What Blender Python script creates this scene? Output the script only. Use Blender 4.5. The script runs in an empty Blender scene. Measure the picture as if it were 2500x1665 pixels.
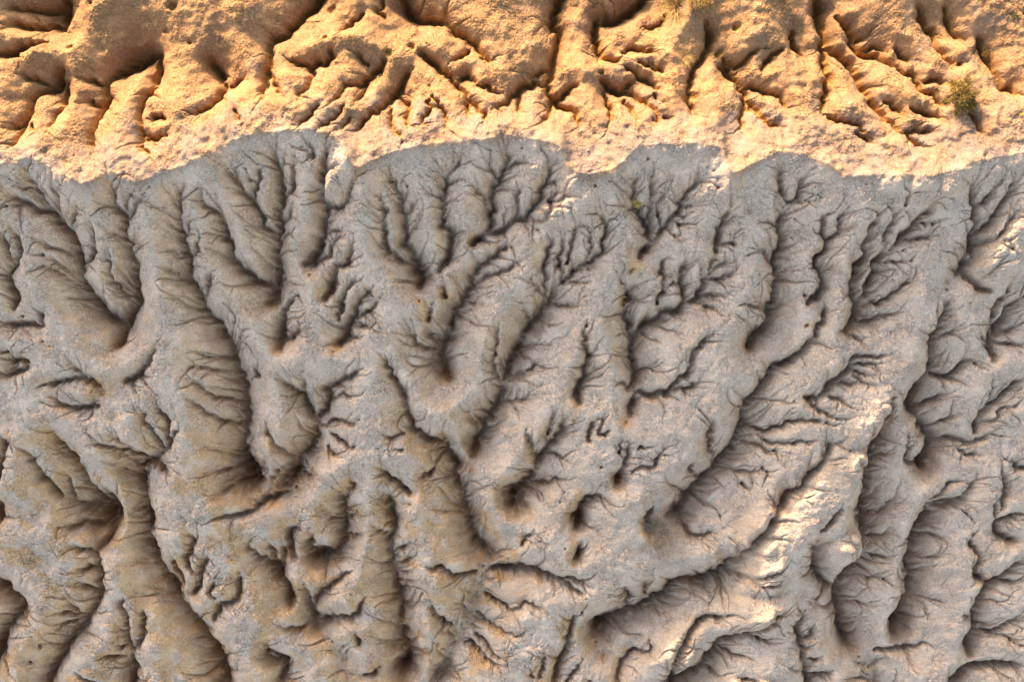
import bpy, bmesh, math, random
import numpy as np

# ---------------------------------------------------------------- camera, sky, sun, exposure
scene = bpy.context.scene
C = scene.collection
H = 57.0                      # camera height above the crest, metres
MPP = 40.0 / 2500.0           # metres per photo pixel on the level of the crest
cam_d = bpy.data.cameras.new("camera")
cam = bpy.data.objects.new("camera", cam_d)
C.objects.link(cam)
cam.location = (0, 0, H)
cam.rotation_euler = (0, 0, 0)
cam_d.sensor_width = 36
cam_d.lens = 36 * H / 40.0
cam_d.clip_end = 2000
scene.camera = cam

SUN_EL, SUN_AZ = 25.0, 24.0    # elevation; degrees west of north
world = bpy.data.worlds.new("World")
scene.world = world
world.use_nodes = True
wn = world.node_tree
bg = wn.nodes["Background"]
sky = wn.nodes.new("ShaderNodeTexSky")
sky.sky_type = 'NISHITA'
sky.sun_disc = False
sky.sun_elevation = math.radians(SUN_EL)
sky.sun_rotation = math.radians(-SUN_AZ)
sky.dust_density = 3.0
wn.links.new(sky.outputs[0], bg.inputs[0])
bg.inputs[1].default_value = 0.15
sun_d = bpy.data.lights.new("sun", 'SUN')
sun_d.energy = 2.0
sun_d.angle = math.radians(0.55)
sun_d.color = (0.95, 0.73, 0.54)
sun = bpy.data.objects.new("sun", sun_d)
C.objects.link(sun)
sun.rotation_euler = (math.radians(90 - SUN_EL), 0, math.radians(180 + SUN_AZ))
sun.location = (-20, 50, 40)
scene.view_settings.view_transform = 'Standard'
scene.view_settings.look = 'None'
scene.view_settings.exposure = 2.45
scene.view_settings.gamma = 1.0
scene.view_settings.use_curve_mapping = False

# ---------------------------------------------------------------- the drainage network
# "@x y" starts a block of lines surveyed from photo pixel (x, y); 1 unit = 2.972 photo pixels.
# a line: depth at its head, depth at its mouth, then points; "o" is a sink hole (depth, radius), "w" a wash with a floor
TRACE = """
@0 350
.3 1.6 2,40 10,44 20,48 28,53 35,55 41,57 47,63 55,70 60,78 63,88 66,97 66,108 68,114 73,122 80,132 88,139 95,145 101,149 104,152
.1 .3 3,50 12,51 18,48 22,48
.05 .2 10,34 18,36 26,35 30,36
.1 .5 20,22 25,30 30,37 33,43 36,51 40,56
.1 .2 28,30 30,35
.1 .2 33,30 33,38
.1 .5 41,30 43,36 46,41 46,50 46,57 47,62
.1 .2 50,33 47,38 46,41
.1 .4 61,48 60,55 57,61 55,67
.1 .4 74,62 75,75 75,85 72,93 67,97
.05 .1 27,79 35,83 45,87 53,90
.05 .3 34,90 40,97 48,101 58,110 66,113
.05 .3 31,100 40,103 50,110 60,116 68,116
.05 .5 86,88 87,100 88,110 93,118 100,124 107,127 111,130
.2 1.6 88,31 92,37 94,46 95,52 100,58 103,63 102,72 105,80 106,90 110,98 111,110 111,120 112,130 108,140 105,147 104,152 103,158
.1 .4 112,38 106,42 103,50 101,58
.1 .4 118,40 112,47 110,55 104,62
.1 .2 84,49 90,51 95,53
.1 .2 85,70 92,74 100,77 103,79
.1 .2 115,83 110,86 106,89
.2 1.6 145,33 147,43 147,55 147,67 150,78 151,88 154,94 155,102 154,110 160,117 164,124 166,130 168,137 172,142 178,146 181,151 184,157
.1 .2 134,52 140,57 147,62
.1 .3 134,86 140,88 145,92 152,93
.1 .3 163,77 160,87 155,92
.1 .3 131,98 136,103 143,108 153,111
.1 .2 156,61 152,70 149,76
.1 .4 176,103 170,108 169,117 166,124
.2 1.5 163,43 167,50 174,54 180,57 184,68 185,76 190,82 190,90 194,98 199,104 207,110 216,114 224,117 228,120 227,128 224,133
.1 .3 177,43 178,50 180,55
.2 1.0 181,17 188,25 194,30 197,38 205,46 212,55 217,65 222,71 227,76 228,80
.1 .3 190,15 191,22 193,29
.1 .5 211,15 212,25 210,33 208,42 206,47
.1 .3 200,20 206,29 210,32
.2 .5 0,73 4,80 7,88 11,97
.2 .6 8,71 14,75 16,83 16,92 12,99 8,106 7,111
.3 .9 0,107 5,111 10,118 15,126 16,134
.2 .4 13,143 20,141
.3 .7 0,148 10,149 22,148 33,149 38,152
.1 .5 27,134 33,138 36,147 38,151
o 1.0 1.5 223,132
@600 350
.3 1.7 20,0 24,12 26,18 28,28 31,40 29,50 28,62 27,73 26,85 26,95 27,105 26,115 26,120 24,128 22,132
.1 .2 32,8 30,15 27,19
.1 .4 40,10 39,22 38,35 33,40 31,43
.1 .4 38,48 35,57 29,63
.1 .2 38,68 33,74 28,77
.2 1.3 68,0 66,10 65,20 65,30 64,38 63,45 67,50 66,57 64,67 63,77 62,85 58,91 56,97 50,100
.3 .5 54,0 55,8 54,13
.1 .3 46,2 51,8 54,11
.1 .3 77,18 70,20 66,24
.1 .3 55,35 60,37 64,42
.1 .5 92,24 87,35 85,43 82,48 77,52 71,50 67,50
.05 .2 70,39 69,47 67,50
.1 .2 75,60 70,63 66,64
.1 .2 80,68 74,72 65,73
.1 .4 82,75 74,79 70,84 66,93 60,96 57,97
.1 1.0 90,80 87,88 86,95 80,100 74,102 73,108 72,115 70,122 66,128
o 1.2 2.5 67,126
o .6 1.2 53,108
.1 .8 89,110 83,120 80,126 79,133 77,139 76,145
.2 1.0 105,117 100,122 95,127 91,132 90,139 87,145 84,150 83,157
.1 .4 110,126 105,134 98,140 92,142
.1 .3 105,152 98,150 92,148 87,147
.3 .9 41,124 36,131 31,137 30,145 30,155 29,160
.1 .4 45,148 42,155 36,160
.2 1.6 117,23 118,29 122,34 126,39 127,47 127,52 130,58 131,66 132,72 131,79 134,85 137,92 140,100 143,107 145,113 143,118
o 1.7 2 144,115
.1 .2 127,29 127,34 125,38
.1 .2 135,34 130,43 128,46
.1 .3 140,46 136,52 131,57
.1 .3 144,62 138,68 133,73
.1 .9 106,40 110,43 112,50 115,56 112,62 113,70 114,80 116,86 119,91 124,95 131,97 138,98
.1 .2 104,58 108,61 112,65
.1 .2 108,70 113,73
.2 1.0 164,18 164,25 164,33 162,42 161,50 161,60 163,67 167,71 169,80 167,88 165,95 161,101 160,106
.1 .2 178,8 173,18 166,23
.1 .15 160,20 163,22
.1 .2 155,27 160,33 162,36
.1 .2 172,30 167,33 163,36
.1 .2 156,55 161,57
.1 .2 167,40 162,46
.3 1.2 216,0 215,7 216,13 215,17 212,22 209,29 205,34 203,41 203,50 202,57 201,65 198,72
.1 .5 199,5 200,17 203,25 205,33
.1 .3 229,11 223,16 216,19
.1 .2 222,10 217,15
.1 .4 185,32 193,41 196,50 199,56 201,60
.05 .2 213,48 213,55 212,65
.1 .7 224,32 223,45 223,57 220,64 214,69 206,72 199,74
.1 .3 235,60 225,62 220,65
.9 1.1 198,74 192,79 187,83
o 1.2 2 187,82
.2 1.9 220,83 213,85 207,90 200,96 192,99 189,104 187,110 186,115 183,119 181,125 177,130 172,137 170,145 168,153 166,158
.1 .5 226,97 220,101 210,105 203,107 195,110 188,112
.1 .3 196,132 190,131 184,129
.1 .3 190,137 183,137 178,138
o .7 1.2 143,130
.3 1.1 152,130 151,136 150,144
o 1.1 2 150,143
.2 .9 162,110 162,118 163,125
o 1.0 2 163,124
.3 .8 146,149 152,155 158,160
.2 .4 131,152 137,157
.1 .2 122,112 128,113 138,115
@1200 350
.2 .8 53,14 49,18 47,25 45,32 41,38 39,46 35,52 31,57 28,62 21,63 16,67
.1 .2 58,28 52,32 45,33
.1 .5 70,43 62,45 55,48 50,49 49,55 45,61 40,64 35,63 32,60
.1 .2 58,37 50,45 50,50
.1 .2 63,54 56,54 49,55
.1 .4 72,63 69,72 66,80 65,87 64,95 62,100 58,101
.1 .6 59,73 58,85 56,92 56,98 57,105 58,111
.2 .9 50,75 47,86 45,95 43,102 44,110 44,118 45,124 46,130
.1 .4 84,68 80,78 81,87 80,93 76,97
.1 .6 86,54 90,63 93,68 93,75 91,82 92,88 89,91 84,94 80,98 73,99
.1 .2 99,56 96,65 93,70
.1 .2 99,86 94,87
.6 .8 73,99 70,103 66,107 60,111 58,113
.9 1.9 57,113 53,118 50,124 47,129 43,134 39,141 33,146 29,152 26,158
.1 .2 80,104 74,103 69,104
.1 .2 79,114 70,114 63,114
.05 .15 76,127 72,130
.1 .3 75,133 62,133 52,132 47,132
.1 .5 33,106 34,113 38,120 42,124 45,128
.2 .6 26,130 28,138 32,143
.1 .2 49,149 45,147 41,144
.2 .9 116,24 118,31 117,38 116,45 119,52 123,58 126,66 129,71 128,77 131,81
.1 .15 120,24 119,30
.1 .2 111,38 115,45
.1 .4 108,51 114,54 121,55
.1 .5 131,24 132,31 133,36 132,46 131,53 131,62 130,68
.1 .15 136,30 133,33
.1 .4 143,36 141,43 137,52 139,60 140,67 141,69
.2 .8 173,28 166,34 160,40 156,46 155,52 151,58 146,64 141,70 137,76 132,81
.1 .15 172,35 165,35
.1 .2 173,50 163,51 156,51
.1 .2 165,56 157,60 151,59
.1 .2 163,64 155,67 150,63
.1 .2 153,76 146,72 141,72
.9 1.1 131,81 127,86 123,90 120,95
o 1.0 2.5 114,105
.1 .3 103,105 107,113 109,118
.5 1.3 116,115 113,122 109,132
o 1.4 2 109,131
1.0 1.3 109,132 112,145 113,157
.1 .3 123,124 117,127 112,128
.1 .6 147,93 142,97 140,105 140,112 141,119 138,124 137,127 136,131
.1 .3 150,105 150,113 147,118 141,119
.2 1.4 161,91 159,100 156,108 155,115 158,121 159,127 157,132 155,137 148,137 142,138 138,142 132,146 124,149 119,154 118,158
.1 .3 162,110 162,116 158,120
.2 .7 197,49 195,55 192,62 189,70 186,78 184,85 183,89
.1 .2 200,64 192,66
.1 .4 205,75 197,81 189,83 185,84
.4 .5 183,89 182,97 180,105
.1 .4 199,96 190,99 184,102 181,106 178,108
.1 .4 204,101 198,107 190,110 182,111 175,111
.5 1.0 180,106 175,110 174,117 170,123 169,127 161,129 158,130
.1 .3 194,127 185,126 177,124 171,124
.1 .2 184,136 177,134 172,130
.1 .3 170,95 173,103 175,108
@1800 350
.1 .5 35,16 35,25 36,35 38,43 40,49
.2 .5 57,25 53,30 51,37 49,43 45,47 41,49
.1 .2 59,34 52,38
.1 .2 57,42 50,43
.1 .2 61,48 53,48 46,47
.5 1.5 41,49 40,54 37,59 35,66 36,75 36,84 33,89 31,97 33,105 33,113 32,122 30,128 26,132 25,137 27,142 26,147 22,151
.1 .2 30,50 34,56 37,58
.1 .3 49,60 42,61 37,61
.1 .2 46,68 37,72
.1 .2 49,75 40,74 36,77
.1 .2 24,63 30,65 34,68
.1 .4 18,82 21,88 26,93 30,97
.1 .2 45,92 36,93 32,94
.1 .2 50,99 42,103 34,106
.1 .2 25,106 31,106
.1 .4 46,127 42,132 35,135 27,138
.1 .3 6,126 12,133 18,134 24,136
.1 .3 17,126 22,132 25,134
.2 1.0 77,55 72,59 70,66 71,73 73,79 72,86 70,90 65,94 64,99 68,104 71,109 71,117 68,123 64,126 59,128 56,133
.2 .5 92,52 87,58 85,66 83,72 79,76 74,79
.1 .2 98,67 90,70 83,74
.1 .2 95,59 88,62
.1 .2 63,88 66,93
.1 .2 78,89 72,96 67,101
.1 .3 84,98 76,103 71,105
.1 .2 57,119 58,126
.1 .2 77,115 72,119
o 1.0 1.2 55,150
.2 .7 75,130 73,140 69,148 65,153 64,158
.2 1.6 116,55 113,63 111,68 109,75 106,82 107,89 103,95 99,101 96,107 94,115 95,123 97,130 97,138 95,145 91,149 88,153
.1 .2 118,66 112,68
.3 .9 164,42 160,48 157,56 151,59 146,66 140,71 134,76 130,82 125,86
.1 .6 136,54 130,60 126,67 124,73 122,79 122,84
.1 .2 138,58 132,64 127,67
.1 .2 141,38 139,45 138,50
.9 1.3 122,85 121,89 117,93 114,99 113,105 108,114 106,120 104,126 98,130
.1 .3 162,67 155,65 149,63
.1 .2 165,76 150,79 140,78 134,77
.1 .2 138,88 128,89 123,88
.1 .2 145,96 130,97 117,96
.1 .2 124,112 115,112 109,115
.1 .5 148,107 142,114 136,118 130,124 124,130 121,131 115,129 109,132 104,128
.1 .6 138,139 128,140 120,143 112,146 104,146 97,145
.1 .2 119,149 108,147
.2 1.2 192,29 193,37 194,47 196,55 197,64 194,72 192,80 192,88 190,95 185,97 183,103 185,110 189,115 194,119 200,121
o 1.2 2 196,120
.1 .3 212,31 211,40 205,47 199,50
.2 .5 228,24 226,33 225,39 221,45 217,52 213,60 208,66 203,69 197,74
.1 .3 235,34 229,37 225,39
.1 .5 233,54 226,62 219,70 212,77 205,82 198,84 192,84
.1 .2 220,79 210,80
.1 .4 207,102 198,110 192,115
.1 .2 179,100 184,106
.2 .8 223,120 220,125 214,129 210,135 208,141 210,150
.4 1.2 235,125 228,129 221,135 218,142 213,148 210,153 208,158
.1 .3 235,153 225,153 213,151
.2 .8 169,129 173,131 172,139 168,145 164,152 162,158
.1 .3 179,141 172,145 167,149
o .6 1.3 187,131
@0 780
1.4 1.4 102,5 102,10 101,18 100,21
o 1.4 1.6 100,20
.2 .8 127,24 124,32 118,40 111,47 105,51
o 1.5 6 90,58
o 1.5 4 86,64
.1 .6 35,54 45,52 55,50 66,48 75,50 82,53
.1 .6 40,63 48,67 55,71 65,72 75,71 82,70
.1 .5 57,33 62,40 66,46 72,50
.2 .8 5,25 12,33 19,33 24,33
o .8 1.5 23,34
.1 .6 0,48 8,46 17,42 24,38
o .5 1.3 38,18
o .3 .8 43,22
.2 .5 0,94 3,100 5,103
.2 .8 8,99 5,104 3,112 1,122 0,135
.1 .8 19,106 24,112 29,119 33,127 40,133 46,139 52,143
.2 1.5 38,91 45,96 50,102 56,108 62,114 66,122 71,132 78,142 84,150 90,158
.2 .7 48,126 52,133 54,143 58,150 65,153 75,155 82,153
.1 .5 116,71 118,80 122,87 126,94 129,99 133,103 134,107
.1 .6 127,68 131,75 136,80 138,87 139,95 140,101 136,107
.1 .3 148,88 144,94 140,100
.6 1.2 136,107 131,110 126,114 120,117 115,120
o 1.3 3 114,120
.1 .6 72,103 82,103 92,106 102,107 110,109 117,114
.1 .3 92,92 96,98 104,104 112,107
.1 .3 140,128 134,124 130,119 122,117
1.6 1.9 177,1 183,10 190,20 192,30 193,37 198,45 201,52 201,60 203,72 202,83 200,93 199,103 200,113 204,121 209,128 211,133
o 1.9 3 208,128
.1 .5 153,48 160,54 168,61 177,65 185,67 191,67 197,70
.1 .6 152,64 160,70 170,78 180,84 190,86 200,84
.1 .2 155,38 168,40 180,42 190,42
.1 .2 160,28 175,32
.1 .3 207,36 206,42 210,46 203,48
.1 .3 196,5 193,17 191,22
.1 .5 176,147 185,140 195,136 204,132 208,130
.05 .2 166,126 180,126 190,124
@600 780
.9 1.0 30,0 30,10 29,20 29,25
o 1.1 1.5 28,25
.1 .4 44,2 42,10 36,16 30,20
.9 1.0 83,5 82,15 78,21
o 1.1 2 77,21
o .5 1.2 73,27
.1 .3 103,6 95,6 88,4
.1 .3 97,15 87,15 82,17
.2 1.3 97,40 90,43 85,48 78,50 72,53 68,57 68,63 66,70 63,77 60,84
.3 1.2 27,46 33,53 40,59 48,64 51,70 54,77 58,82
.2 .6 46,42 46,50 48,60
1.3 1.6 60,84 58,92 56,100 51,105 46,111 43,119 39,127 36,131
o 1.5 3.5 35,134
.1 .3 93,62 85,63 80,60 75,62
.1 .4 93,82 88,86 80,84 72,83 64,88
.1 .3 67,91 73,96 78,99 82,104 88,104
.1 .5 16,85 17,92 20,98 25,105 30,110 37,114
.1 .3 57,128 50,128 42,127
.1 .3 80,113 72,110 68,105
.2 .8 87,130 88,135 84,141 81,147 80,155 80,160
.1 .2 76,138 79,142
.2 .5 109,121 115,126 122,132 130,137 135,141
o .6 1 136,142
o .6 1 135,151
.2 .7 113,142 117,148 120,155 121,162
.2 1.3 115,29 116,36 120,45 126,54 130,62 132,70 134,80 138,88 144,94 150,98 157,99 162,97
o 1.4 1.8 162,97
.1 .3 112,91 116,96 122,97 129,93
.1 .2 120,108 127,106
.2 .8 130,8 136,14 140,20 147,24 155,23 160,22
1.9 1.9 168,8 165,15 162,22 162,32 165,40 168,48
o 2.0 3 168,45
.3 .6 147,5 150,12 157,20
.1 .8 209,4 206,10 205,18 203,28 202,36 204,45 208,49 212,50
1.9 1.6 228,13 223,22 219,30 216,38 214,46 212,50
o 1.7 2.5 223,22
1.6 2.0 212,50 211,58 207,68 202,76 197,85 192,95 188,104 186,110
o 2.0 2 188,107
.1 .4 235,44 225,46 216,49
.1 .3 235,66 220,68 208,68
.2 .6 182,74 184,82 188,88 190,96
1.2 1.7 162,97 166,106 170,113 174,118 171,125 175,133 178,142 180,152 183,162 187,174 195,185 203,191
o .9 1.5 171,118
.1 .2 155,118 150,128 142,130
o .8 1.2 185,124
@1200 780
.2 1.0 79,4 77,12 75,19 79,25 80,30 77,38 76,45 73,52 71,58 71,68
o 1.1 1.4 71,67
.1 .2 87,23 83,27 80,28
.1 .4 42,34 36,37 33,42 25,44 18,47 13,50
1.2 1.4 113,5 115,12 115,20 115,28 117,35 118,45 115,53 112,56
1.2 1.2 120,5 117,13 115,17
.1 .9 182,10 173,18 165,27 163,35 161,43 152,49 148,55 138,60 132,63 125,60 118,58
.1 .3 172,49 165,54 164,57 150,57
.2 .8 100,53 107,52 112,55
1.2 1.0 118,60 115,70 112,78
o 1.1 1.5 109,84
.1 .2 94,77 91,86 88,92 92,95 97,93
.2 .4 88,80 82,87 80,95 81,101
.1 .2 107,98 106,110
.2 .6 112,100 112,112 108,121 106,126
.1 .3 142,107 137,113 135,120 127,120 120,122 116,125
.1 .2 130,105 120,106
o 1.1 2 103,130
.5 1.1 110,125 106,128 103,131
o .3 .6 90,121
.1 .6 52,72 49,83 47,92 46,100
.3 .8 30,90 30,97 33,105 37,112
.4 1.5 62,80 58,86 57,92 50,100 43,108 38,114 36,120
o .8 1.5 67,82
1.5 1.8 36,120 30,130 22,138 17,143 17,150
o 1.8 5 19,147
.1 .4 63,130 55,133 46,135 32,136
.1 .3 61,117 55,112 46,110
1.5 1.7 228,2 220,8 214,15 210,22
o 1.7 2.5 209,22
.2 .8 183,80 180,90 179,98 181,107 184,112
1.4 1.9 208,70 207,80 204,90 200,100 193,108 187,116 178,126 170,133 163,142 158,148 152,155
.2 .7 168,115 165,123 168,128 171,131
@1800 780
o .8 1.2 55,5
.6 1.4 64,12 60,17 55,25 48,30 40,35 30,38 26,43 22,52 17,57 12,63 7,70 5,78
1.4 1.2 95,0 91,5 88,9
o 1.2 1.5 88,9
.1 .2 118,7 105,3 96,2
.1 .2 106,17 100,16 95,12 88,9
.1 .8 126,27 118,30 108,30 98,30 94,34 92,39 87,45 80,50 75,54 71,58 67,62
.1 .3 120,36 110,36 100,37 93,39
.1 .3 112,50 106,46 98,42 93,40
o .8 1.5 54,63
.8 .7 67,62 60,64 54,63
o .5 1 46,67
.1 .2 110,56 103,50 97,43
.1 .2 102,52 90,53 78,52
.1 .2 90,71 83,67 76,64 70,64
.1 .3 85,83 75,79 67,74 60,69
.1 .5 75,85 65,84 52,83 45,84 38,88 31,91 22,91 10,88 5,86
.1 .2 60,102 50,100 35,102 27,101 20,96
.1 .3 37,113 28,109 18,104 8,101 4,100
.1 .3 21,122 15,126 7,126 0,125 -5,120
.1 .2 28,130 22,122
.1 .2 12,142 5,135
.2 1.4 85,100 78,102 73,106 72,111 69,117 64,121 58,125 54,130 50,136 45,138 40,140 37,146 32,151 28,157
.2 1.5 125,60 126,67 126,74 122,79 120,86 118,95 115,101 110,105 109,110 107,118 106,128 104,138 104,146
.1 .2 118,75 120,83
.1 .5 108,84 109,93 109,103
.2 .5 96,115 101,121 106,126
.1 .2 130,110 118,112 110,113
.1 .2 120,120 108,122
.1 .3 133,145 128,153 122,158
.1 .2 82,150 82,158
.4 1.3 173,0 166,8 160,14 159,22 160,32 157,38 153,46
.1 .3 183,4 175,12 163,15
.3 .7 209,5 209,15 208,22 207,33
.1 .3 198,11 204,17 208,20
.1 .2 235,6 222,8 212,7
.1 .2 235,22 222,20 212,18
.3 1.0 197,36 190,34 183,39 178,43 172,46 163,44 156,44 153,48
1.3 1.4 153,48 147,54 143,62 142,70 145,77
.1 .6 180,60 172,63 165,65 157,71 150,74 145,74
.1 .3 185,80 170,86 160,88
1.4 1.7 145,77 152,86 157,94 158,98 155,107 152,115 150,120
o 1.7 2 149,119
.2 .7 235,48 228,52 222,58 217,63 208,69 202,74 198,81 196,88 195,92
.1 .3 212,55 207,64 204,71
.1 .3 229,70 218,73 213,80 205,83 198,85
.2 .9 212,94 207,94 200,99 192,101 182,98 172,98 162,103 157,108
.2 .6 140,96 141,105 140,112 142,118 147,119
.1 .2 203,112 190,110 185,107
.1 .5 183,131 175,137 170,143 162,148 156,151
.2 .7 198,128 195,135 190,142 184,148 175,150 165,152 157,155
.2 .6 216,125 219,132 219,142 216,149 214,155
.3 .6 225,116 228,120 235,122
@0 1199
1.2 1.5 85,0 90,5 93,13 94,20 92,27
o 1.5 4 88,20
.2 .5 58,8 65,12 75,14 82,12
.2 .5 48,29 58,30 66,28 75,29 86,26
o 1.0 2.5 122,22
o 1.0 2.5 125,46
o .9 2.5 143,80
o 1.0 4 19,92
o .6 1.5 5,78
o .5 1.6 32,128
o .6 2 23,141
o .9 2 180,134
o .7 1.2 170,116
o 1.0 4 0,130
o .4 .7 158,84
o .3 .6 54,129
.6 .9 0,5 3,15 5,22
.2 .9 58,45 68,48 76,50 80,55 82,63 83,72 83,80 82,87 78,94 73,100 70,106 66,114 58,122 50,128
.1 .4 60,65 72,63 82,63
.1 .4 63,74 72,79 80,82
.1 .4 52,87 58,96 64,102 70,105
.1 .3 43,100 55,101 65,103
.1 .3 43,115 50,110 58,108 66,106
.1 .5 101,86 101,95 103,103 104,112 104,120 107,126 109,130
.1 .5 116,97 118,104 118,113 117,120 113,126 110,130
.1 .3 93,124 97,128 105,128
.6 1.1 109,130 110,140 110,150 110,158
.1 .3 95,110 102,118
.1 .3 80,135 90,136 100,136
.2 .4 155,34 159,40 157,47 153,53 152,57 155,63 158,66
.2 .5 170,52 167,60 165,68 163,76 160,83
.2 .5 140,55 140,62 145,69 150,76
.1 .2 178,73 172,80 175,87
.2 .5 197,66 198,75 196,86 190,91 182,93 180,98 176,106
.2 1.0 200,43 205,48 212,54 220,59 227,62 230,68 231,72
o 1.1 1.5 231,70
.1 .3 219,43 221,50 226,60
.1 .4 230,43 231,55 231,62
.2 .5 177,21 190,20 203,18 212,13 222,7 233,2
.2 .5 215,123 220,132 228,136 235,138
.1 .3 62,150 72,155 80,157
1.0 1.4 115,-18 119,4 122,22 120,34 125,46 133,62 143,80 155,98 170,116 180,134 186,150 190,162
.8 1.2 -4,70 8,82 19,92 10,106 2,118 -2,130 -4,150
.8 1.0 92,27 88,40 82,46
.8 1.1 70,106 60,118 54,129 46,142 42,160
.5 1.0 230,70 238,80 240,92
@600 1199
.8 1.2 80,0 80,10 82,18 81,26 81,34 81,39 77,46 72,50 65,49
.1 .3 96,35 92,38 83,38
.1 .3 90,17 87,22 83,23
.1 .3 63,17 67,22 75,24 81,25
1.2 1.2 75,49 60,52 54,53
o 1.2 2 60,51
.4 1.0 46,31 40,30 36,33 37,42 41,52
.3 .9 56,34 52,40 52,50
.2 .6 17,43 20,50 24,59
.4 1.6 113,0 117,5 120,13 122,22 122,31 119,37 119,47 120,57 122,66 124,76 127,83 128,92 127,102 125,108
1.6 1.7 125,108 130,118 134,125 134,135 131,142 128,147
o 1.8 2 130,146
.1 .3 135,43 128,48 121,49
.1 .3 139,54 130,59 123,62
.1 .2 136,68 124,69
.1 .2 138,77 126,77
.1 .3 104,30 108,34 115,36
.15 .3 149,61 153,64 159,62 164,66 170,70 180,69 188,67
.2 .5 152,92 153,100 158,105 164,110 168,112
w 1.4 1.8 203,50 198,60 193,72 189,85 187,95 182,105 175,115 170,123 168,130 163,140 158,150 156,158
.5 .9 185,48 192,49 203,50
.1 .5 215,136 207,138 202,133 197,126 190,120
.1 .5 210,143 200,140 192,133 185,127 180,128
.5 1.2 48,76 50,85 52,94 55,98 60,110
.1 .8 88,66 80,70 75,73 68,78 62,82 58,88 55,97
.2 .7 98,88 94,94 92,100 85,103 75,104 65,107 60,110 55,106
.1 .3 30,110 33,114 42,114 52,110
w .8 1.0 60,110 70,120 80,135 88,148 92,158
.2 .4 107,146 105,151 98,152
.2 .4 90,115 93,125
.3 .9 17,127 17,135 25,139 32,138 32,147 30,157
.5 1.4 167,138 163,145 157,150
@1200 1199
.5 1.3 93,5 83,3 76,9 72,18 70,27
o 1.4 2.2 72,23
o .9 1.6 69,54
.2 .8 74,42 70,50 69,54
.1 .4 35,32 30,38 25,44
.2 .6 134,9 132,16 127,22 130,30
o .5 4 130,32
.1 .3 79,87 74,84 67,80 60,75 56,71
1.9 1.9 158,7 152,14 152,18 143,18
.1 .5 187,35 178,36 168,39 164,36 158,27 155,20 152,18
1.4 2.0 230,16 225,23 218,33 212,40 205,47 198,54 191,61 189,65 180,68 170,71 160,71 150,74 144,80 140,85 132,88 125,92 119,96 113,96 109,99 102,101 95,104 88,108 86,113
o 2.0 2.5 87,111
.2 .7 104,79 110,80 112,88 114,96
.2 .7 128,72 128,80 127,87
.3 .8 235,63 225,66 215,69 205,69 195,67 190,65
.1 .3 235,75 222,76 212,72 205,70
.2 .9 75,100 68,104 65,112 63,120 60,130 56,138 54,145 52,152 52,158
.2 .4 42,131 43,140 41,148 38,152
.1 .3 32,145 34,152
.1 .4 75,139 70,146 64,153 62,157
.2 .7 131,124 131,132 118,133 111,137 106,144 104,150 103,158
.3 1.4 195,100 188,104 180,103 170,106 165,110 160,116 155,124 150,132 148,142 147,152 147,158
.3 1.4 238,95 228,105 220,110 210,114 200,117 193,119 187,121 184,128 178,135 172,143
1.4 1.4 172,143 160,147 152,152 148,155
.1 .4 228,122 218,120 210,115
.1 .4 213,138 205,136 195,133 186,128
.1 .6 190,155 180,148 172,143
o .6 1 92,137
o .9 2 79,153
.1 .2 146,106 140,103 137,97
.2 1.6 79,76 70,72 57,71 45,68 35,64 25,62 12,63 0,62
.1 .5 43,99 35,94 28,92 18,98 8,94 -6,87
.1 .4 24,118 14,117 6,115 -10,106 -16,100
@1800 1199
.1 .5 82,8 82,15 77,21 72,26 66,29
o .9 1.6 63,38
.9 1.5 61,40 62,50 63,60 66,68 71,74 76,77 81,78
1.5 2.0 103,0 103,12 102,25 101,35 98,48 95,58 90,63 84,70 81,78 82,90 83,98 84,108 87,118 90,126
.1 .5 132,8 125,16 117,20 108,22 103,24
.1 .4 131,32 126,38 115,40 105,40
.1 .3 130,58 118,55 108,53
.1 .3 124,73 110,73 98,73 86,73
.1 .3 113,96 104,95 90,95
1.6 1.9 155,10 155,15 150,22 145,30 143,42 141,55 142,70 139,85 131,98 129,108 127,116
o 1.9 2 131,107
.1 .3 175,40 160,38 148,37
.1 .3 174,55 160,57 150,54 143,58
.4 .9 190,0 186,6 178,10 165,13 157,15
.1 .5 172,2 163,6 157,9
.2 .7 195,36 193,43 197,48 200,55 196,62 192,66
o 1.1 2.5 201,71
.7 1.0 192,65 198,72
.2 .5 213,5 212,12 211,20
.3 1.5 235,55 228,60 222,66 213,72 203,80 197,88 195,95 195,105 193,113 188,120 186,130
.1 .3 235,74 225,76 217,74 213,73
.2 .6 235,103 225,108 218,114 213,117 202,117 194,118
.1 .3 235,126 225,122 215,118
.1 .4 184,103 193,104
.2 .8 160,127 140,131 125,130 115,131
w 1.7 1.9 96,130 104,140 107,150 108,160
.4 1.1 46,106 48,112 50,122 51,132 53,142 55,152 55,158
.1 .4 56,99 53,105 49,110
.1 .4 65,110 60,118 52,120
.1 .4 70,135 65,138 55,137
.2 .5 80,147 72,150 58,151
.2 .4 0,153 12,154 18,158
o .8 1.8 225,40
.3 .7 235,18 222,21 213,25 213,32 218,38 224,40
.5 1.2 235,143 215,141 200,141 190,143 180,150 172,158
@0 0
.2 1.2 76,126 75,120 74,113 78,100 83,88 86,80 87,72 86,68
1.2 1.8 86,68 92,62 100,58 110,52 120,48 130,46
o 2.0 3 133,46
.1 .9 115,122 114,112 114,100 113,92 116,84 122,77 126,72
.9 1.6 126,72 130,60 132,50
.2 1.2 6,124 14,112 17,104 20,97 23,93 26,82 33,75 45,72 50,65 52,57
o 1.3 2 51,57
.1 .3 28,110 23,102
.1 .6 36,108 42,98 48,87 49,78 51,66
.2 .8 155,96 165,91 175,86 183,75 183,68
.9 1.4 183,68 178,60 175,52
o 1.5 4 175,52
.1 .3 200,103 196,97 193,92
.2 .8 216,82 216,70 220,55 222,45 221,35
.2 .6 118,97 127,95 135,98
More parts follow.
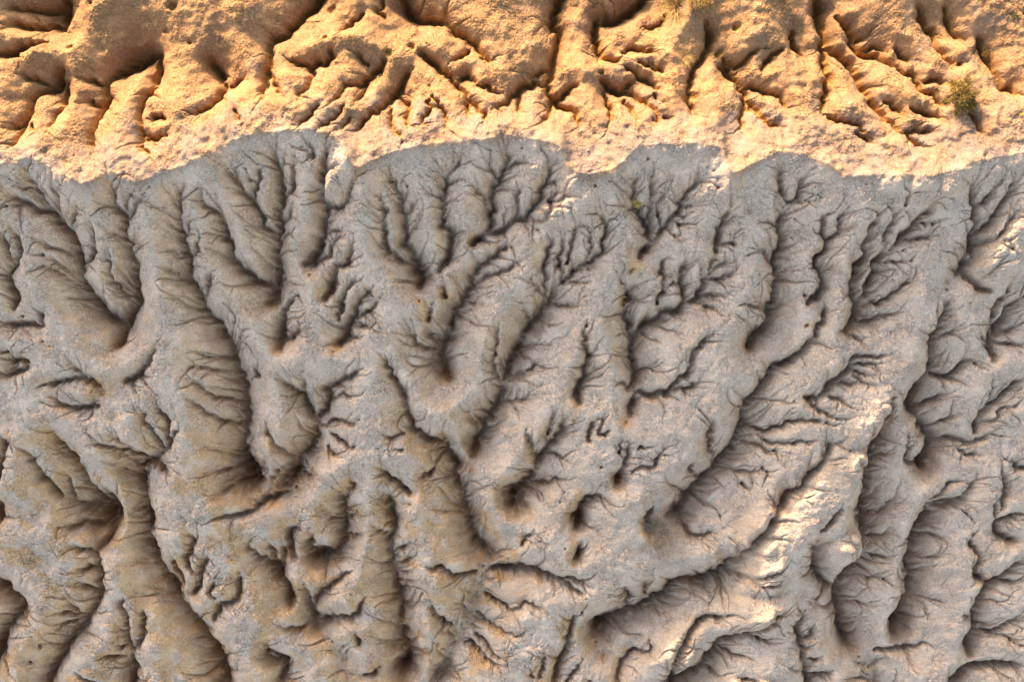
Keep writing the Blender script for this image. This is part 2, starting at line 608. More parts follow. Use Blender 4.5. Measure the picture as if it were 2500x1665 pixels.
.2 .5 138,108 133,112 125,114 115,111
.1 .3 124,131 120,125 115,120
o 1.5 4 148,12
o 1.0 2.5 137,27
o 1.2 3 160,38
.3 1.6 0,20 15,20 30,22 42,20 50,22 52,10 55,0
o 1.6 3 50,18
o .9 3 59,40
o 1.0 2 78,5
.4 .9 38,33 20,40 10,45 0,47
.2 .6 0,6 15,5 30,4 42,2
.2 .5 0,106 12,104 18,101
@600 0
o 1.1 4 71,8
o 1.0 2.5 67,35
o 1.1 3.5 118,46
o 1.2 3.5 137,41
o 1.0 3 136,58
o .7 1.8 151,72
o .7 1.3 122,79
.2 1.5 15,78 18,62 20,50 19,38 24,32 33,28 40,20 50,10 58,3 65,-8
.1 .3 32,80 27,75 23,66 19,62
.1 .8 42,83 50,72 55,63 53,55 60,52 68,50 70,42
.1 .8 68,86 73,82 80,74 83,69 95,69 100,63 108,58 115,50
.1 .4 88,86 93,80 96,72 98,68
.1 1.0 90,110 96,102 102,96 110,90 115,86 122,80 128,70 133,62
.1 .3 130,118 122,108 119,103 119,95 117,88
.1 .5 138,106 132,100 132,90 134,85 130,82 124,80
.1 .4 147,107 145,98 150,94 150,82
.1 .4 165,106 163,95 160,88 153,80
.1 1.0 183,97 180,90 182,80 175,72 168,64 160,57 152,50 142,44
.1 .4 196,103 195,92 186,86 184,80
.1 .2 212,94 205,89
.1 .4 224,96 224,80 228,72 234,68
.2 1.2 205,50 195,45 188,36 180,30 172,27 165,20
1.2 1.6 168,18 155,17 143,15 133,8 128,-6
o 1.6 4 140,14
.3 .8 115,12 108,8 112,0
.05 .2 40,103 50,97 60,88
.05 .2 58,108 70,98 80,87
.05 .2 75,108 85,96
@1200 0
.2 1.6 43,103 46,95 49,82 46,74 47,65 50,55 52,45 55,35 55,25 50,15 60,-5
o 1.6 4 52,20
.2 .9 0,88 10,85 20,75 30,69 45,70
.1 .9 73,108 73,100 66,91 55,85 48,80
.1 .4 95,105 98,95 95,80 96,75
.1 1.0 133,102 137,95 130,86 118,78 107,76 98,73 90,66
o 1.1 2.5 89,62
.1 .3 150,96 142,97
.5 1.4 88,50 88,42 85,30 86,18
o 1.5 3.5 87,16
1.5 1.3 86,18 100,18 115,8 130,-4
.2 .8 110,45 100,48 88,46
.1 .3 122,20 140,18 145,10
.3 .9 165,95 162,80 165,60 175,45 180,30 175,20
o .6 7 163,80
o .9 4 187,45
.2 .7 205,60 195,55 190,48
.1 .8 207,110 205,100 208,88 210,78 200,65 195,60 188,55
.1 .4 232,105 220,92 212,82
o .7 4 200,25
.1 .5 225,38 215,45 205,52 195,52
@1800 0
.2 1.6 70,96 72,85 74,75 74,62 72,50 72,38 70,25 68,10 65,0
o 1.4 7 70,20
.1 .4 110,115 100,103 85,100 74,94
.2 1.2 137,110 128,103 120,95 112,85 105,75 100,66 95,57 88,48 78,42 72,38
.1 .4 165,110 150,108 138,108
.1 .4 155,122 145,117 138,110
.2 .5 172,88 163,80 155,75 150,68 145,62 135,56
.5 1.2 135,56 115,45 105,43 98,38 95,28 90,22 83,15
.2 .9 180,56 172,48 165,40 163,30 155,22 150,15 147,8
o 1.0 2.5 150,12
.1 .3 205,113 200,108 190,92
.2 .7 190,32 182,28 176,22 173,15 170,8
.2 .9 225,78 215,62 205,45 198,38 197,33
o 1.0 2.5 199,36
o .8 2.5 231,15
.3 .6 235,78 225,72 217,72
.1 .5 116,118 105,114 100,110
.1 .3 38,105 25,100 15,90 8,80
@1200 0
.2 .6 45,88 55,80 62,74 70,70
.2 .6 30,62 40,58 46,56
.2 .5 120,63 112,68 107,75
.2 .6 105,52 118,58 128,66 138,72
.2 .5 138,45 128,40 118,38 108,42
.2 .5 145,62 135,55 122,52
.2 .5 120,100 115,90 110,82
.2 .5 140,85 135,78
@1800 0
.2 .6 20,62 25,50 35,42
.2 .6 44,90 35,80 22,75 10,70
.3 .7 60,45 50,38 45,25
.2 .6 115,25 105,30 98,33
.2 .6 130,40 120,36 108,38
.2 .5 150,50 140,46 132,40
.2 .6 175,70 165,66 155,68
.2 .5 190,50 182,54
.2 .5 120,90 112,85
.2 .5 140,95 130,88 122,85
.2 .5 170,100 160,96 150,93 142,90
@600 0
.2 .5 165,50 175,45 185,40
.2 .5 170,65 180,62 190,66
.2 .6 210,75 200,72 190,70
.2 .5 30,45 40,50 55,55
.2 .5 85,40 92,46 100,52
.2 .5 75,25 85,20 95,12
@0 0
.2 .5 10,60 22,62 35,68
.2 .5 60,85 68,82 78,85
.2 .5 200,60 192,66 186,70
.2 .5 60,60 70,65 82,66
.2 .5 90,45 100,42 110,50
"""
U = 700 / 2355 * 10
rng = np.random.default_rng(7)
random.seed(7)
CREST = [(-300,385),(0,375),(60,365),(150,400),(200,415),(250,390),(310,410),(420,375),(520,330),(600,310),(700,300),(780,322),
         (800,355),(820,385),(850,360),(900,345),(1000,330),(1100,325),(1200,320),(1290,340),(1310,380),(1350,395),(1420,375),
         (1470,340),(1600,335),(1670,345),(1672,395),(1740,370),(1800,350),(1900,375),(1950,400),(2060,395),(2150,400),
         (2250,370),(2354,355),(2654,370)]
cx = np.array([(p[0] * 1.062 - 1250) * MPP for p in CREST])
cy = np.array([(832.5 - p[1] * 1.062) * MPP for p in CREST])

# ---- grid
CELL = 0.029
gx = np.arange(-26.0, 26.0 + CELL / 2, CELL)
gy = np.arange(-18.5, 17.5 + CELL / 2, CELL)
NX, NY = len(gx), len(gy)
X0, Y0 = gx[0], gy[0]

def gauss1(n, s):
    r = int(max(1, math.ceil(3 * s)))
    k = np.exp(-0.5 * (np.arange(-r, r + 1) / s) ** 2)
    return k / k.sum(), r

def blur(a, s):                       # separable gaussian, s in cells, by FFT
    ny, nx = a.shape
    r = int(math.ceil(3 * s)) + 1
    p = np.pad(a, r, mode='edge')
    fy = np.fft.fftfreq(p.shape[0])[:, None]
    fx = np.fft.rfftfreq(p.shape[1])[None]
    g = np.exp(-2 * (math.pi * s) ** 2 * (fx * fx + fy * fy))
    return np.fft.irfft2(np.fft.rfft2(p) * g, p.shape)[r:r + ny, r:r + nx]

def noise(lo, hi, seed, slope=0.0, shape=None):   # band noise, wavelengths lo..hi metres, unit deviation
    ny, nx = shape or (NY, NX)
    w = np.random.default_rng(seed).standard_normal((ny, nx))
    fy = np.fft.fftfreq(ny, CELL)[:, None]
    fx = np.fft.rfftfreq(nx, CELL)[None]
    f = np.sqrt(fx * fx + fy * fy) + 1e-9
    amp = np.exp(-(f * lo) ** 2) * (1 - np.exp(-(f * hi) ** 2)) * f ** (-slope)
    a = np.fft.irfft2(np.fft.rfft2(w) * amp, (ny, nx))
    return (a - a.mean()) / a.std()

def smooth_curve(ys, xs, sig):
    t = np.arange(-60, 60, 0.05)
    v = np.interp(t, xs, ys)
    k, r = gauss1(0, sig / 0.05)
    return t, np.convolve(np.pad(v, r, mode='edge'), k, 'valid')
ct, c_smooth = smooth_curve(cy, cx, 2.2)
_, c_detail = smooth_curve(cy, cx, 0.12)

def base(x, y):
    cs = np.interp(x, ct, c_smooth)
    cd = cs + 1.5 * (np.interp(x, ct, c_detail) - cs)
    v = cs - y
    v = v + (cd - cs) * np.exp(-(v / 1.6) ** 2)
    vs = np.where(v > 0, v, 0)
    vs = vs - np.log1p(np.exp(np.clip((vs - 34) / 3, -30, 30))) * 3
    a = SOUTH_A + SOUTH_B * np.clip(-x / 20, -1, 1)
    zs = -(a * vs + STEEP * 3.2 * (1 - np.exp(-vs / 3.2)))
    vn = np.where(v < 0, -v, 0)
    vn = vn - np.log1p(np.exp(np.clip((vn - 22) / 3, -30, 30))) * 3
    zn = -(0.13 * vn + 0.42 * 2.4 * (1 - np.exp(-vn / 2.4)))
    return np.where(v > 0, zs, zn) - 0.10 * np.exp(-np.abs(v) / 0.30)
SOUTH_A, SOUTH_B, STEEP, NORTH = 0.495, 0.022, 0.36, 0.40

def relief(r):                        # cone depth -> rounded divides, steep gully walls
    return r * r / (r + 0.85)

# ---- survey lines -> world
lines = []
ox = oy = 0
for ln in TRACE.strip().splitlines():
    ln = ln.strip()
    if not ln: continue
    if ln[0] == '@':
        ox, oy = map(float, ln[1:].split()); continue
    t = ln.split()
    if t[0] == 'o':
        d, r = float(t[1]), float(t[2]); x, y = map(float, t[3].split(','))
        lines.append(('o', d, r, np.array([[ox + x * U, oy + y * U]])))
    else:
        k = 'w' if t[0] == 'w' else 'l'
        if k == 'w': t = t[1:]
        p = np.array([tuple(map(float, q.split(','))) for q in t[2:]])
        lines.append((k, float(t[0]), float(t[1]), p * U + np.array([ox, oy])))

def unproject(px, depth):
    z = np.zeros(len(px))
    for _ in range(6):
        f = (H - z) / H * MPP
        x = (px[:, 0] - 1250) * f; y = (832.5 - px[:, 1]) * f
        z = base(x, y) - depth
    return x, y

def catmull(p, step):
    if len(p) < 3:
        q = p
    q = np.vstack([2 * p[0] - p[1], p, 2 * p[-1] - p[-2]])
    out = []
    for i in range(1, len(q) - 2):
        n = max(2, int(math.sqrt(((q[i + 1, :2] - q[i, :2]) ** 2).sum()) / step))
        t = np.linspace(0, 1, n, endpoint=False)[:, None]
        out.append(0.5 * ((2 * q[i]) + (-q[i-1] + q[i+1]) * t + (2*q[i-1] - 5*q[i] + 4*q[i+1] - q[i+2]) * t**2 + (-q[i-1] + 3*q[i] - 3*q[i+1] + q[i+2]) * t**3))
    out.append(q[-2:-1])
    return np.vstack(out)

wigx = noise(0.28, 1.2, 11) * 0.040
wigy = noise(0.28, 1.2, 12) * 0.040
EB = np.zeros((NY, NX))               # sink holes
ES = np.zeros((NY, NX))               # side gullies
E2 = np.zeros((NY, NX))               # inner gorge along the gullies
E_ = np.zeros((NY, NX))               # minus the cone depth
G_ = np.zeros((NY, NX))               # narrow incision along every line
FL = np.zeros((NY, NX))               # flat mud floor of the washes
HOLE = np.zeros((NY, NX))
CHAN = []

def stamp(A, x, y, d, s, rad0=0.0, skew=0.0):
    R = d / s / (1 - abs(skew)) + rad0
    c = (x - X0) / CELL; r = (y - Y0) / CELL; n = R / CELL
    i0 = max(0, int(r - n)); i1 = min(NY, int(r + n) + 2)
    j0 = max(0, int(c - n)); j1 = min(NX, int(c + n) + 2)
    if i1 <= i0 or j1 <= j0: return
    dy = (np.arange(i0, i1) - r)[:, None] * CELL
    dx = (np.arange(j0, j1) - c)[None] * CELL
    dist = np.sqrt(dx * dx + dy * dy)
    if rad0: dist = np.maximum(dist - rad0, 0)
    if skew: dist = dist - skew * (dx * .87 - dy * .5)
    v = A[i0:i1, j0:j1]
    np.minimum(v, s * dist - d, out=v)

def at(A, x, y):
    i = np.clip(((y - Y0) / CELL + 0.5).astype(int), 0, NY - 1)
    j = np.clip(((x - X0) / CELL + 0.5).astype(int), 0, NX - 1)
    return A[i, j]

for k, d0, d1, p in lines:
    if k == 'o':
        d, r = d0 * 1.15, d1 * U * MPP * 1.3
        x, y = unproject(p, np.array([d]))
        for q in range(5):
            a = random.uniform(0, 6.283); o = random.uniform(0.15, 0.6) * r
            stamp(EB, x[0] + o * math.cos(a), y[0] + o * math.sin(a), (.25 + .55 * d if p[0, 1] > 1100 else .08 + .2 * d) * random.uniform(.7, 1.0), 1.5, r * random.uniform(.25, .45))
            stamp(G_, x[0] + o * .7 * math.cos(a), y[0] + o * .7 * math.sin(a), min(0.3, 0.12 + r * 0.4) * random.uniform(.6, 1), 2.0, r * random.uniform(.1, .3))
        if p[0, 1] > 1100: stamp(EB, x[0] - .1, y[0] + .1, .22 + d * (.85 if p[0, 0] < 800 else .45), 1.3, r * .4)      # the bowl the hole sits in
        stamp(HOLE, x[0], y[0], 1.0, 1.0 / (r * 2.2 + .15))
        continue
    n = len(p)
    dp = np.diff(p, axis=0); seg = np.concatenate([[0], np.cumsum(np.sqrt((dp ** 2).sum(1)))]); seg /= seg[-1]
    dep = d0 + (d1 - d0) * seg ** 0.8
    if k == 'l': dep = 0.17 + 0.92 * dep
    if p[:, 1].mean() > 1130 and p[:, 0].mean() < 1150: dep = dep * 1.2 + .12
    x, y = unproject(p, relief(dep * 1.2 + .1) + relief(dep * .5) + .1)
    q = catmull(np.column_stack([x, y, dep]), 0.04)
    qx = q[:, 0] + at(wigx, q[:, 0], q[:, 1]); qy = q[:, 1] + at(wigy, q[:, 0], q[:, 1])
    main = max(d0, d1) >= 0.75
    # thin the head out
    tt = np.linspace(0, 1, len(q)); fade = np.clip(tt * len(q) * 0.04 / 0.35, 0.4, 1)
    CHAN.append((qx, qy, q[:, 2], qy > np.interp(qx, ct, c_smooth) - 0.2))
    if k == 'l': q[:, 2] *= 1 - .45 * np.clip((np.arange(len(q)) - len(q)) * 0.04 / .55 + 1, 0, 1)
    north = qy > np.interp(qx, ct, c_smooth) - 0.2
    for xx, yy, dd, fd, nn in zip(qx, qy, q[:, 2], fade, north):
        if k == 'w':
            stamp(E_, xx, yy, dd, 1.0, 0.26)
            stamp(FL, xx, yy, 1.0, 7.0, 0.16)
            stamp(G_, xx, yy, 0.02, 0.9, 0.0)
        else:
            if main: stamp(E_, xx, yy, (0.10 + (1.6 if nn else 1.2) * dd) * (0.5 + .5 * fd), 0.95 if nn else 1.05, 0.0, 0.0 if nn else 0.30 / (1 + math.exp(-(xx + 1) * 1.2)))
            else: stamp(ES, xx, yy, (0.10 + (1.3 if nn else 0.95) * dd) * (0.4 + .6 * fd), 1.0)
            stamp(E2, xx, yy, (0.10 + (0.58 if nn else 0.62) * dd) * (0.5 + .5 * fd), 1.7)
            g = ((0.16 if nn else 0.20) + 0.38 * min(dd, 1.0)) * fd
            stamp(G_, xx, yy, g, 2.9)

SPURS = [(2095,985,.55,.28,65),(2062,1095,.3,.22,65),(1845,1270,.8,.45,65),(1925,1255,1.6,.6,62),(1985,1232,.5,.5,0),(2040,1300,.5,.35,0),
         (1870,1335,.9,.45,60),(1830,1465,.8,.5,15),(1860,1590,.9,.6,20),(1830,1630,.8,.5,10),(1620,1560,.7,.4,50),
         (2475,600,1.0,.4,50),(1405,490,.45,.2,25),(1372,520,.45,.2,10),(2190,435,.35,.15,50),(2255,445,.35,.15,50),(2320,445,.4,.15,50),
         (825,412,.5,.15,55),(1432,418,.6,.22,60),(1775,425,.5,.22,60)]
# feathery side rills: short tributaries that climb away from the surveyed gullies and fork
def at1(A, x, y):
    i = min(NY - 1, max(0, int((y - Y0) / CELL + .5))); j = min(NX - 1, max(0, int((x - X0) / CELL + .5)))
    return A[i, j]
def branch(x, y, ang, length, dep, turn, level):
    step = 0.035; n = max(3, int(length / step)); e0 = at1(E_, x, y); best = e0; path = []
    for s in range(n):
        ang += turn * step + random.gauss(0, .13)
        x += math.cos(ang) * step; y += math.sin(ang) * step
        e = at1(E_, x, y); best = max(best, e)
        if s > 3 and e < best - 0.05: break
        path.append((x, y, ang))
    m = len(path)
    if m < 5: return
    for s, (px_, py_, a_) in enumerate(path):
        f = 1 - s / m
        d = dep * (0.25 + .75 * f)
        SIDE.append((px_, py_, d))
        if level and random.random() < 0.055 and 3 < s < m - 3:
            sg = random.choice((-1, 1))
            branch(px_, py_, a_ + sg * random.uniform(.5, 1.0), length * random.uniform(.3, .55), d * .7, -sg * random.uniform(0, .8), level - 1)
SIDE = []
for qx, qy, qd, north in CHAN:
    acc = random.uniform(0, .3)
    for s in range(2, len(qx) - 2):
        dx, dy = qx[s - 1] - qx[s + 1], qy[s - 1] - qy[s + 1]      # upstream
        acc -= math.hypot(dx, dy) / 2
        if acc > 0: continue
        dens = 1.4 if qx[s] > -4 else 0.9
        acc = random.expovariate(1 / (0.24 / dens)) + .07
        if north[s]: acc *= 2.6
        sg = random.choice((-1, 1)); up = math.atan2(dy, dx)
        L_ = min(1.9, random.uniform(.3, .9) + qd[s] * random.uniform(.1, 1.0))
        branch(qx[s], qy[s], up + sg * random.uniform(.55, 1.15), L_, (random.uniform(.13, .24) + .09 * qd[s]) * (.7 if north[s] else 1), -sg * random.uniform(-.2, .9), 2)
for x, y, d in SIDE:
    stamp(ES, x, y, d * 1.25, 1.0)
    stamp(G_, x, y, d * 1.15, 3.0)
print('side rills', len(SIDE))

XX, YY = np.meshgrid(gx, gy)
vv = np.interp(XX, ct, c_smooth) - YY
B = base(XX, YY + (noise(.15, .5, 71) * .055 + noise(.4, 1.6, 72) * .09) * np.exp(-(vv / 1.5) ** 2))
NMASK = 1 / (1 + np.exp(np.clip((np.interp(XX, ct, c_smooth) + 1.5 * np.interp(XX, ct, c_detail - c_smooth) - YY - .12) / 0.14, -30, 30)))   # 1 on the sunny side
# ridge lines stay ragged: shake the cone depth before rounding
r = np.maximum(-E_ * (1 + 0.045 * noise(0.5, 2.0, 21)) , 0)
R_ = -relief(r)
r2 = np.maximum(-E2, 0)
rs = np.maximum(-ES * (1 + 0.06 * noise(0.4, 1.5, 22)), 0); rb = np.maximum(-EB * (1 + .22 * noise(.25, 1.2, 23)), 0)
g2 = r2 * r2 / (r2 + 0.25)
side = blur(rs * rs / (rs + 0.28), 0.035 / CELL) * np.clip(1.25 - blur(g2, 2), .15, 1)
R_ = blur(R_, 0.09 / CELL) - blur(g2, 0.04 / CELL) - side - blur(rb * rb / (rb + .5), 0.05 / CELL)
Z = B + R_ + noise(1.6, 7.0, 31, 0.6) * 0.10
top = np.clip(1 - (r + rs) / 1.1, 0, 1)
Z += noise(0.35, 1.6, 32, 0.4) * 0.035 * (0.5 + 0.5 * top + 0.1 * NMASK * np.clip(-vv / 1.6, 0, 1))
# spurs that stand high enough to catch the sun beyond the crest (photo pixel, half length, half width, direction)
K = 4
Zc = blur(Z, 2)[::K, ::K]; hor = np.full(Zc.shape, -1e9); te = math.tan(math.radians(SUN_EL)); az = math.radians(SUN_AZ)
for d in np.arange(.6, 21, .25):
    di = int(round(d * math.cos(az) / CELL / K)); dj = int(round(d * math.sin(az) / CELL / K))
    s_ = np.full(Zc.shape, -1e9); s_[:Zc.shape[0] - di, dj:] = Zc[di:, :Zc.shape[1] - dj]
    hor = np.maximum(hor, s_ - te * d)
lack = np.repeat(np.repeat(np.clip(hor - Zc, 0, 1.6), K, 0), K, 1)[:NY, :NX]
lack = blur(lack, 0.25 / CELL)
RAISE = np.zeros((NY, NX)); GAIN = np.zeros((NY, NX))
for px, py, ln, wd, ang in SPURS:
    boost = 2.2 if 1240 < py < 1350 or py > 1450 else .3
    off = (26, 40) if py > 900 else (0, 0)      # the sun strikes the near side of a rise
    x, y = unproject(np.array([[px + off[0], py + off[1]]], float), np.array([0.2]))
    ca, sa = math.cos(math.radians(ang)), math.sin(math.radians(ang))
    u = (XX - x[0]) * ca + (YY - y[0]) * sa; w = -(XX - x[0]) * sa + (YY - y[0]) * ca
    e = np.sqrt((u / ln) ** 2 + (w / wd) ** 2)
    GAIN = np.maximum(GAIN, np.clip(1.0 - (e - 1.25) / 2.2, 0, 1))
    RAISE = np.maximum(RAISE, (min(.20, wd * .4) + .05) * np.exp(-(e / 1.1) ** 2) * boost)
GAIN = GAIN * GAIN * (3 - 2 * GAIN)
Z += blur((lack + .13) * GAIN + RAISE, 0.05 / CELL)
Z += G_

# ---- rills: walkers run down the slopes, each batch deepens the paths of the last
def walk(Z, count, steps, seed, power):
    g = np.random.default_rng(seed)
    Cc = np.zeros(NY * NX)
    for b in range(7):
        S = Z - 0.022 * np.minimum(Cc.reshape(NY, NX), 60) ** 0.5
        S = blur(S, 1.6)
        dzy, dzx = np.gradient(S, CELL)
        px = g.uniform(2, NX - 3, count); py = g.uniform(2, NY - 3, count)
        vx = np.zeros(count); vy = np.zeros(count)
        alive = np.ones(count, bool)
        for s in range(steps):
            i = py.astype(int); j = px.astype(int)
            ax = -dzx[i, j]; ay = -dzy[i, j]
            m = np.sqrt(ax * ax + ay * ay) + 1e-6
            alive &= m > 0.12
            vx = 0.55 * vx + 0.45 * ax / m + g.normal(0, .12, count); vy = 0.55 * vy + 0.45 * ay / m + g.normal(0, .12, count)
            mm = np.sqrt(vx * vx + vy * vy) + 1e-6
            px = np.clip(px + vx / mm * 0.9, 2, NX - 3); py = np.clip(py + vy / mm * 0.9, 2, NY - 3)
            if s > 5:
                idx = (py + .5).astype(int) * NX + (px + .5).astype(int)
                Cc += np.bincount(idx[alive], minlength=NY * NX)
    return Cc.reshape(NY, NX)
RILLK = 0.036
ACC = walk(Z, 14000, 120, 5, 0.5)
RILL = np.maximum(np.minimum(ACC, 90) ** 0.5 - 1.3, 0)
RILL = blur(RILL, 0.8)
gy_, gx_ = np.gradient(blur(B + R_, 3), CELL)
slope = np.sqrt(gx_ ** 2 + gy_ ** 2)
rm = np.clip((slope - 0.35) / 0.4, 0.15, 1) * np.clip(1.6 - r / 2.0, 0.15, 1)
rm *= np.clip(0.75 + 0.35 * noise(1.5, 6, 41), 0.15, 1.5) * np.where(XX > -3, 1.0, 0.65) * (1 - .6 * NMASK)
Z -= RILLK * RILL * rm
print('rill pct', np.percentile(RILL, [50, 80, 95, 99]))

# ---- crusty popcorn skin
pop = np.abs(noise(0.085, 0.24, 51)) ; pop2 = np.abs(noise(0.16, 0.5, 52))
crustmask = np.clip(0.55 + 0.5 * noise(1.2, 5, 53) + 0.25 * top, 0.1, 1.3)
Z += (0.5 - pop) * -0.024 * (0.75 + 0.25 * NMASK * np.clip(-vv / 1.6, 0, 1)) * crustmask + (pop2 - 0.8) * (0.012 - 0.004 * NMASK) * (0.4 + 0.6 * crustmask)
lowland = 1 / (1 + np.exp(np.clip((YY + 5.5) / 1.0, -30, 30))) / (1 + np.exp(np.clip((XX - 2.0) / 1.5, -30, 30))) * np.clip(.6 + .6 * noise(.8, 3.5, 57), 0, 1.4)
Z += (np.abs(noise(0.09, 0.30, 59)) - .8) * 0.014 * NMASK * np.clip((-vv - .8) / 1.6, 0, 1) * np.clip(.6 + .6 * noise(.7, 3, 60), 0.1, 1.4)
Z += (np.abs(noise(0.11, 0.34, 56)) - .8) * -0.032 * lowland * (.35 + .65 * top)
Z += noise(0.05, 0.12, 54) * 0.0045
# shrinkage cracks
cm = np.clip(.55 + .6 * noise(.9, 4, 58), 0, 1.2) * (1 - .8 * NMASK)
for sd, lo, hi in ((81, .16, .45), (82, .22, .7), (83, .10, .28)):
    n_ = noise(lo, hi, sd)
    Z -= 0.034 * np.exp(-(n_ / 0.10) ** 2) * cm * np.clip(.4 + .8 * noise(.3, 1.2, sd + 5), 0, 1)
fl = blur(np.clip(-FL, 0, 1), 1.0) * np.clip(.75 + .3 * noise(.2, 1, 66), 0, 1)
Z = Z * (1 - fl) + blur(Z, 4) * fl

# ---- which sediment lies at the surface: 0 pale grey crust .. 1 bare tan clay
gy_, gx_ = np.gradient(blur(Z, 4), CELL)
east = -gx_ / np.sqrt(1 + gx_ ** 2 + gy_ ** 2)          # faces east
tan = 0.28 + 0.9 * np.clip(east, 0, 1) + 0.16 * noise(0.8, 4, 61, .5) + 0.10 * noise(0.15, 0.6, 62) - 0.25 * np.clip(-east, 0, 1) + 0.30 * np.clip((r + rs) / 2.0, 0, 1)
vn_ = np.clip(-vv, 0, 9)
tan = tan * (1 - NMASK) + NMASK * (0.10 + 0.75 * np.clip((vn_ - .2) / 3.2, 0, 1) + 0.14 * noise(0.8, 4, 61, .5) + .08 * noise(0.15, 0.6, 62))
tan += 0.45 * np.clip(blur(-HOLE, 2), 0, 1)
tan = tan * np.clip(1.0 - 0.014 * XX, 0.7, 1.3)
tan += (1 - NMASK) * lowland * 0.13 * noise(1.0, 4.5, 64, .5)
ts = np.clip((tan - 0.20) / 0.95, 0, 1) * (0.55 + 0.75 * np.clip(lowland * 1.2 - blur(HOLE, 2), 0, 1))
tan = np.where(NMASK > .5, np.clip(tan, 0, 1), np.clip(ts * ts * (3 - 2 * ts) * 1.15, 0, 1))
# ---------------------------------------------------------------- the hillside: one sheet that runs on to the horizon
def grow(a, n, ratio):
    d = CELL * ratio ** np.arange(1, n + 1)
    return np.concatenate([(a[0] - np.cumsum(d))[::-1], a, a[-1] + np.cumsum(d)])
NO = 34
ax_, ay_ = grow(gx, NO, 1.22), grow(gy, NO, 1.22)
MX, MY = len(ax_), len(ay_)
FX, FY = np.meshgrid(ax_, ay_)
def pad(a): return np.pad(a, NO, mode='edge')
out = np.maximum(np.maximum(np.abs(FX) - 26, 0), np.maximum(np.maximum(-18.5 - FY, FY - 17.5), 0))
ZF = base(FX, FY) + pad(Z - B) * np.exp(-out / 6.0)
co = np.empty((MX * MY, 3), np.float32)
co[:, 0] = FX.ravel(); co[:, 1] = FY.ravel(); co[:, 2] = ZF.ravel()
idx = np.arange(MX * MY).reshape(MY, MX)
q = np.stack([idx[:-1, :-1], idx[:-1, 1:], idx[1:, 1:], idx[1:, :-1]], -1).reshape(-1, 4).astype(np.int32)
me = bpy.data.meshes.new("hillside")
me.vertices.add(len(co)); me.vertices.foreach_set("co", co.ravel())
me.loops.add(q.size); me.loops.foreach_set("vertex_index", q.ravel())
me.polygons.add(len(q)); me.polygons.foreach_set("loop_start", np.arange(0, q.size, 4, dtype=np.int32))
me.polygons.foreach_set("use_smooth", np.ones(len(q), bool))
for nm, arr in (("tan_clay", tan), ("sunny_side", NMASK), ("wash_floor", fl), ("crack_glow", np.clip(-blur(G_, .8) * 6, 0, 1))):
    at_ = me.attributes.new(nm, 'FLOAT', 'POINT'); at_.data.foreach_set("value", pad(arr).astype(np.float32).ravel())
me.update(); me.validate()

def mat(name):
    m = bpy.data.materials.new(name); m.use_nodes = True
    return m, m.node_tree.nodes, m.node_tree.links, m.node_tree.nodes["Principled BSDF"]

m, N, L, bsdf = mat("badland_clay")
def nd(t, **k):
    n = N.new(t)
    for a, v in k.items(): setattr(n, a, v)
    return n
def attr(n): return nd("ShaderNodeAttribute", attribute_name=n).outputs["Fac"]
def mix(f, a, b, bt='MIX'):
    n = nd("ShaderNodeMix", data_type='RGBA', blend_type=bt)
    for s, v in ((n.inputs[0], f), (n.inputs[6], a), (n.inputs[7], b)):
        if hasattr(v, "links"): L.new(v, s)
        elif isinstance(v, tuple): s.default_value = (*v, 1)
        else: s.default_value = v
    return n.outputs[2]
def ramp(v, a, b):
    n = nd("ShaderNodeMapRange"); L.new(v, n.inputs[0]); n.inputs[1].default_value = a; n.inputs[2].default_value = b
    return n.outputs[0]
def math_(op, a, b):
    n = nd("ShaderNodeMath", operation=op)
    for s, v in ((n.inputs[0], a), (n.inputs[1], b)):
        if hasattr(v, "links"): L.new(v, s)
        else: s.default_value = v
    return n.outputs[0]
tc = nd("ShaderNodeTexCoord").outputs["Object"]
def tex(scale, detail=4, rough=.6):
    n = nd("ShaderNodeTexNoise"); n.inputs["Scale"].default_value = scale; n.inputs["Detail"].default_value = detail
    n.inputs["Roughness"].default_value = rough; L.new(tc, n.inputs["Vector"]); return n.outputs["Fac"]
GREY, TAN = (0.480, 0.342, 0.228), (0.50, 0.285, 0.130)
NDIM, NOR = (0.215, 0.146, 0.099), (0.300, 0.157, 0.063)  # north clay, its tone darkened to offset the direct sun
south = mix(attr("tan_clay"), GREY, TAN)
northc = mix(ramp(attr("tan_clay"), 0.0, 0.75), NDIM, NOR)
northc = mix(ramp(attr("crack_glow"), 0.15, 0.8), northc, (0.34, 0.165, 0.045))  # orange bounce light painted into the incised lines of the sunny side
col = mix(attr("sunny_side"), south, northc)  # colour steps at the shadow edge, darkened where the sun falls
col = mix(attr("wash_floor"), col, (0.40, 0.27, 0.155))
# speckle and blotches of the sediment itself; shade painted along its hairline cracks
col = mix(0.5, col, mix(ramp(tex(11, 5, .75), .32, .68), (.28, .28, .28), (.72, .72, .72)), 'OVERLAY')
col = mix(0.5, col, mix(ramp(tex(1.3, 4, .6), .3, .7), (.40, .39, .385), (.60, .605, .61)), 'OVERLAY')
vor = nd("ShaderNodeTexVoronoi", feature='DISTANCE_TO_EDGE'); vor.inputs["Scale"].default_value = 5.5
warp = nd("ShaderNodeTexNoise"); warp.inputs["Scale"].default_value = 6; warp.inputs["Detail"].default_value = 3; L.new(tc, warp.inputs["Vector"])
va = nd("ShaderNodeVectorMath", operation='SCALE'); L.new(warp.outputs["Color"], va.inputs[0]); va.inputs["Scale"].default_value = .35
vb = nd("ShaderNodeVectorMath"); L.new(tc, vb.inputs[0]); L.new(va.outputs[0], vb.inputs[1]); L.new(vb.outputs[0], vor.inputs["Vector"])
crk = ramp(vor.outputs["Distance"], 0.0, 0.05)
crk_where = ramp(tex(1.1, 2, .5), .42, .62)
crkc = math_('MAXIMUM', crk, crk_where)
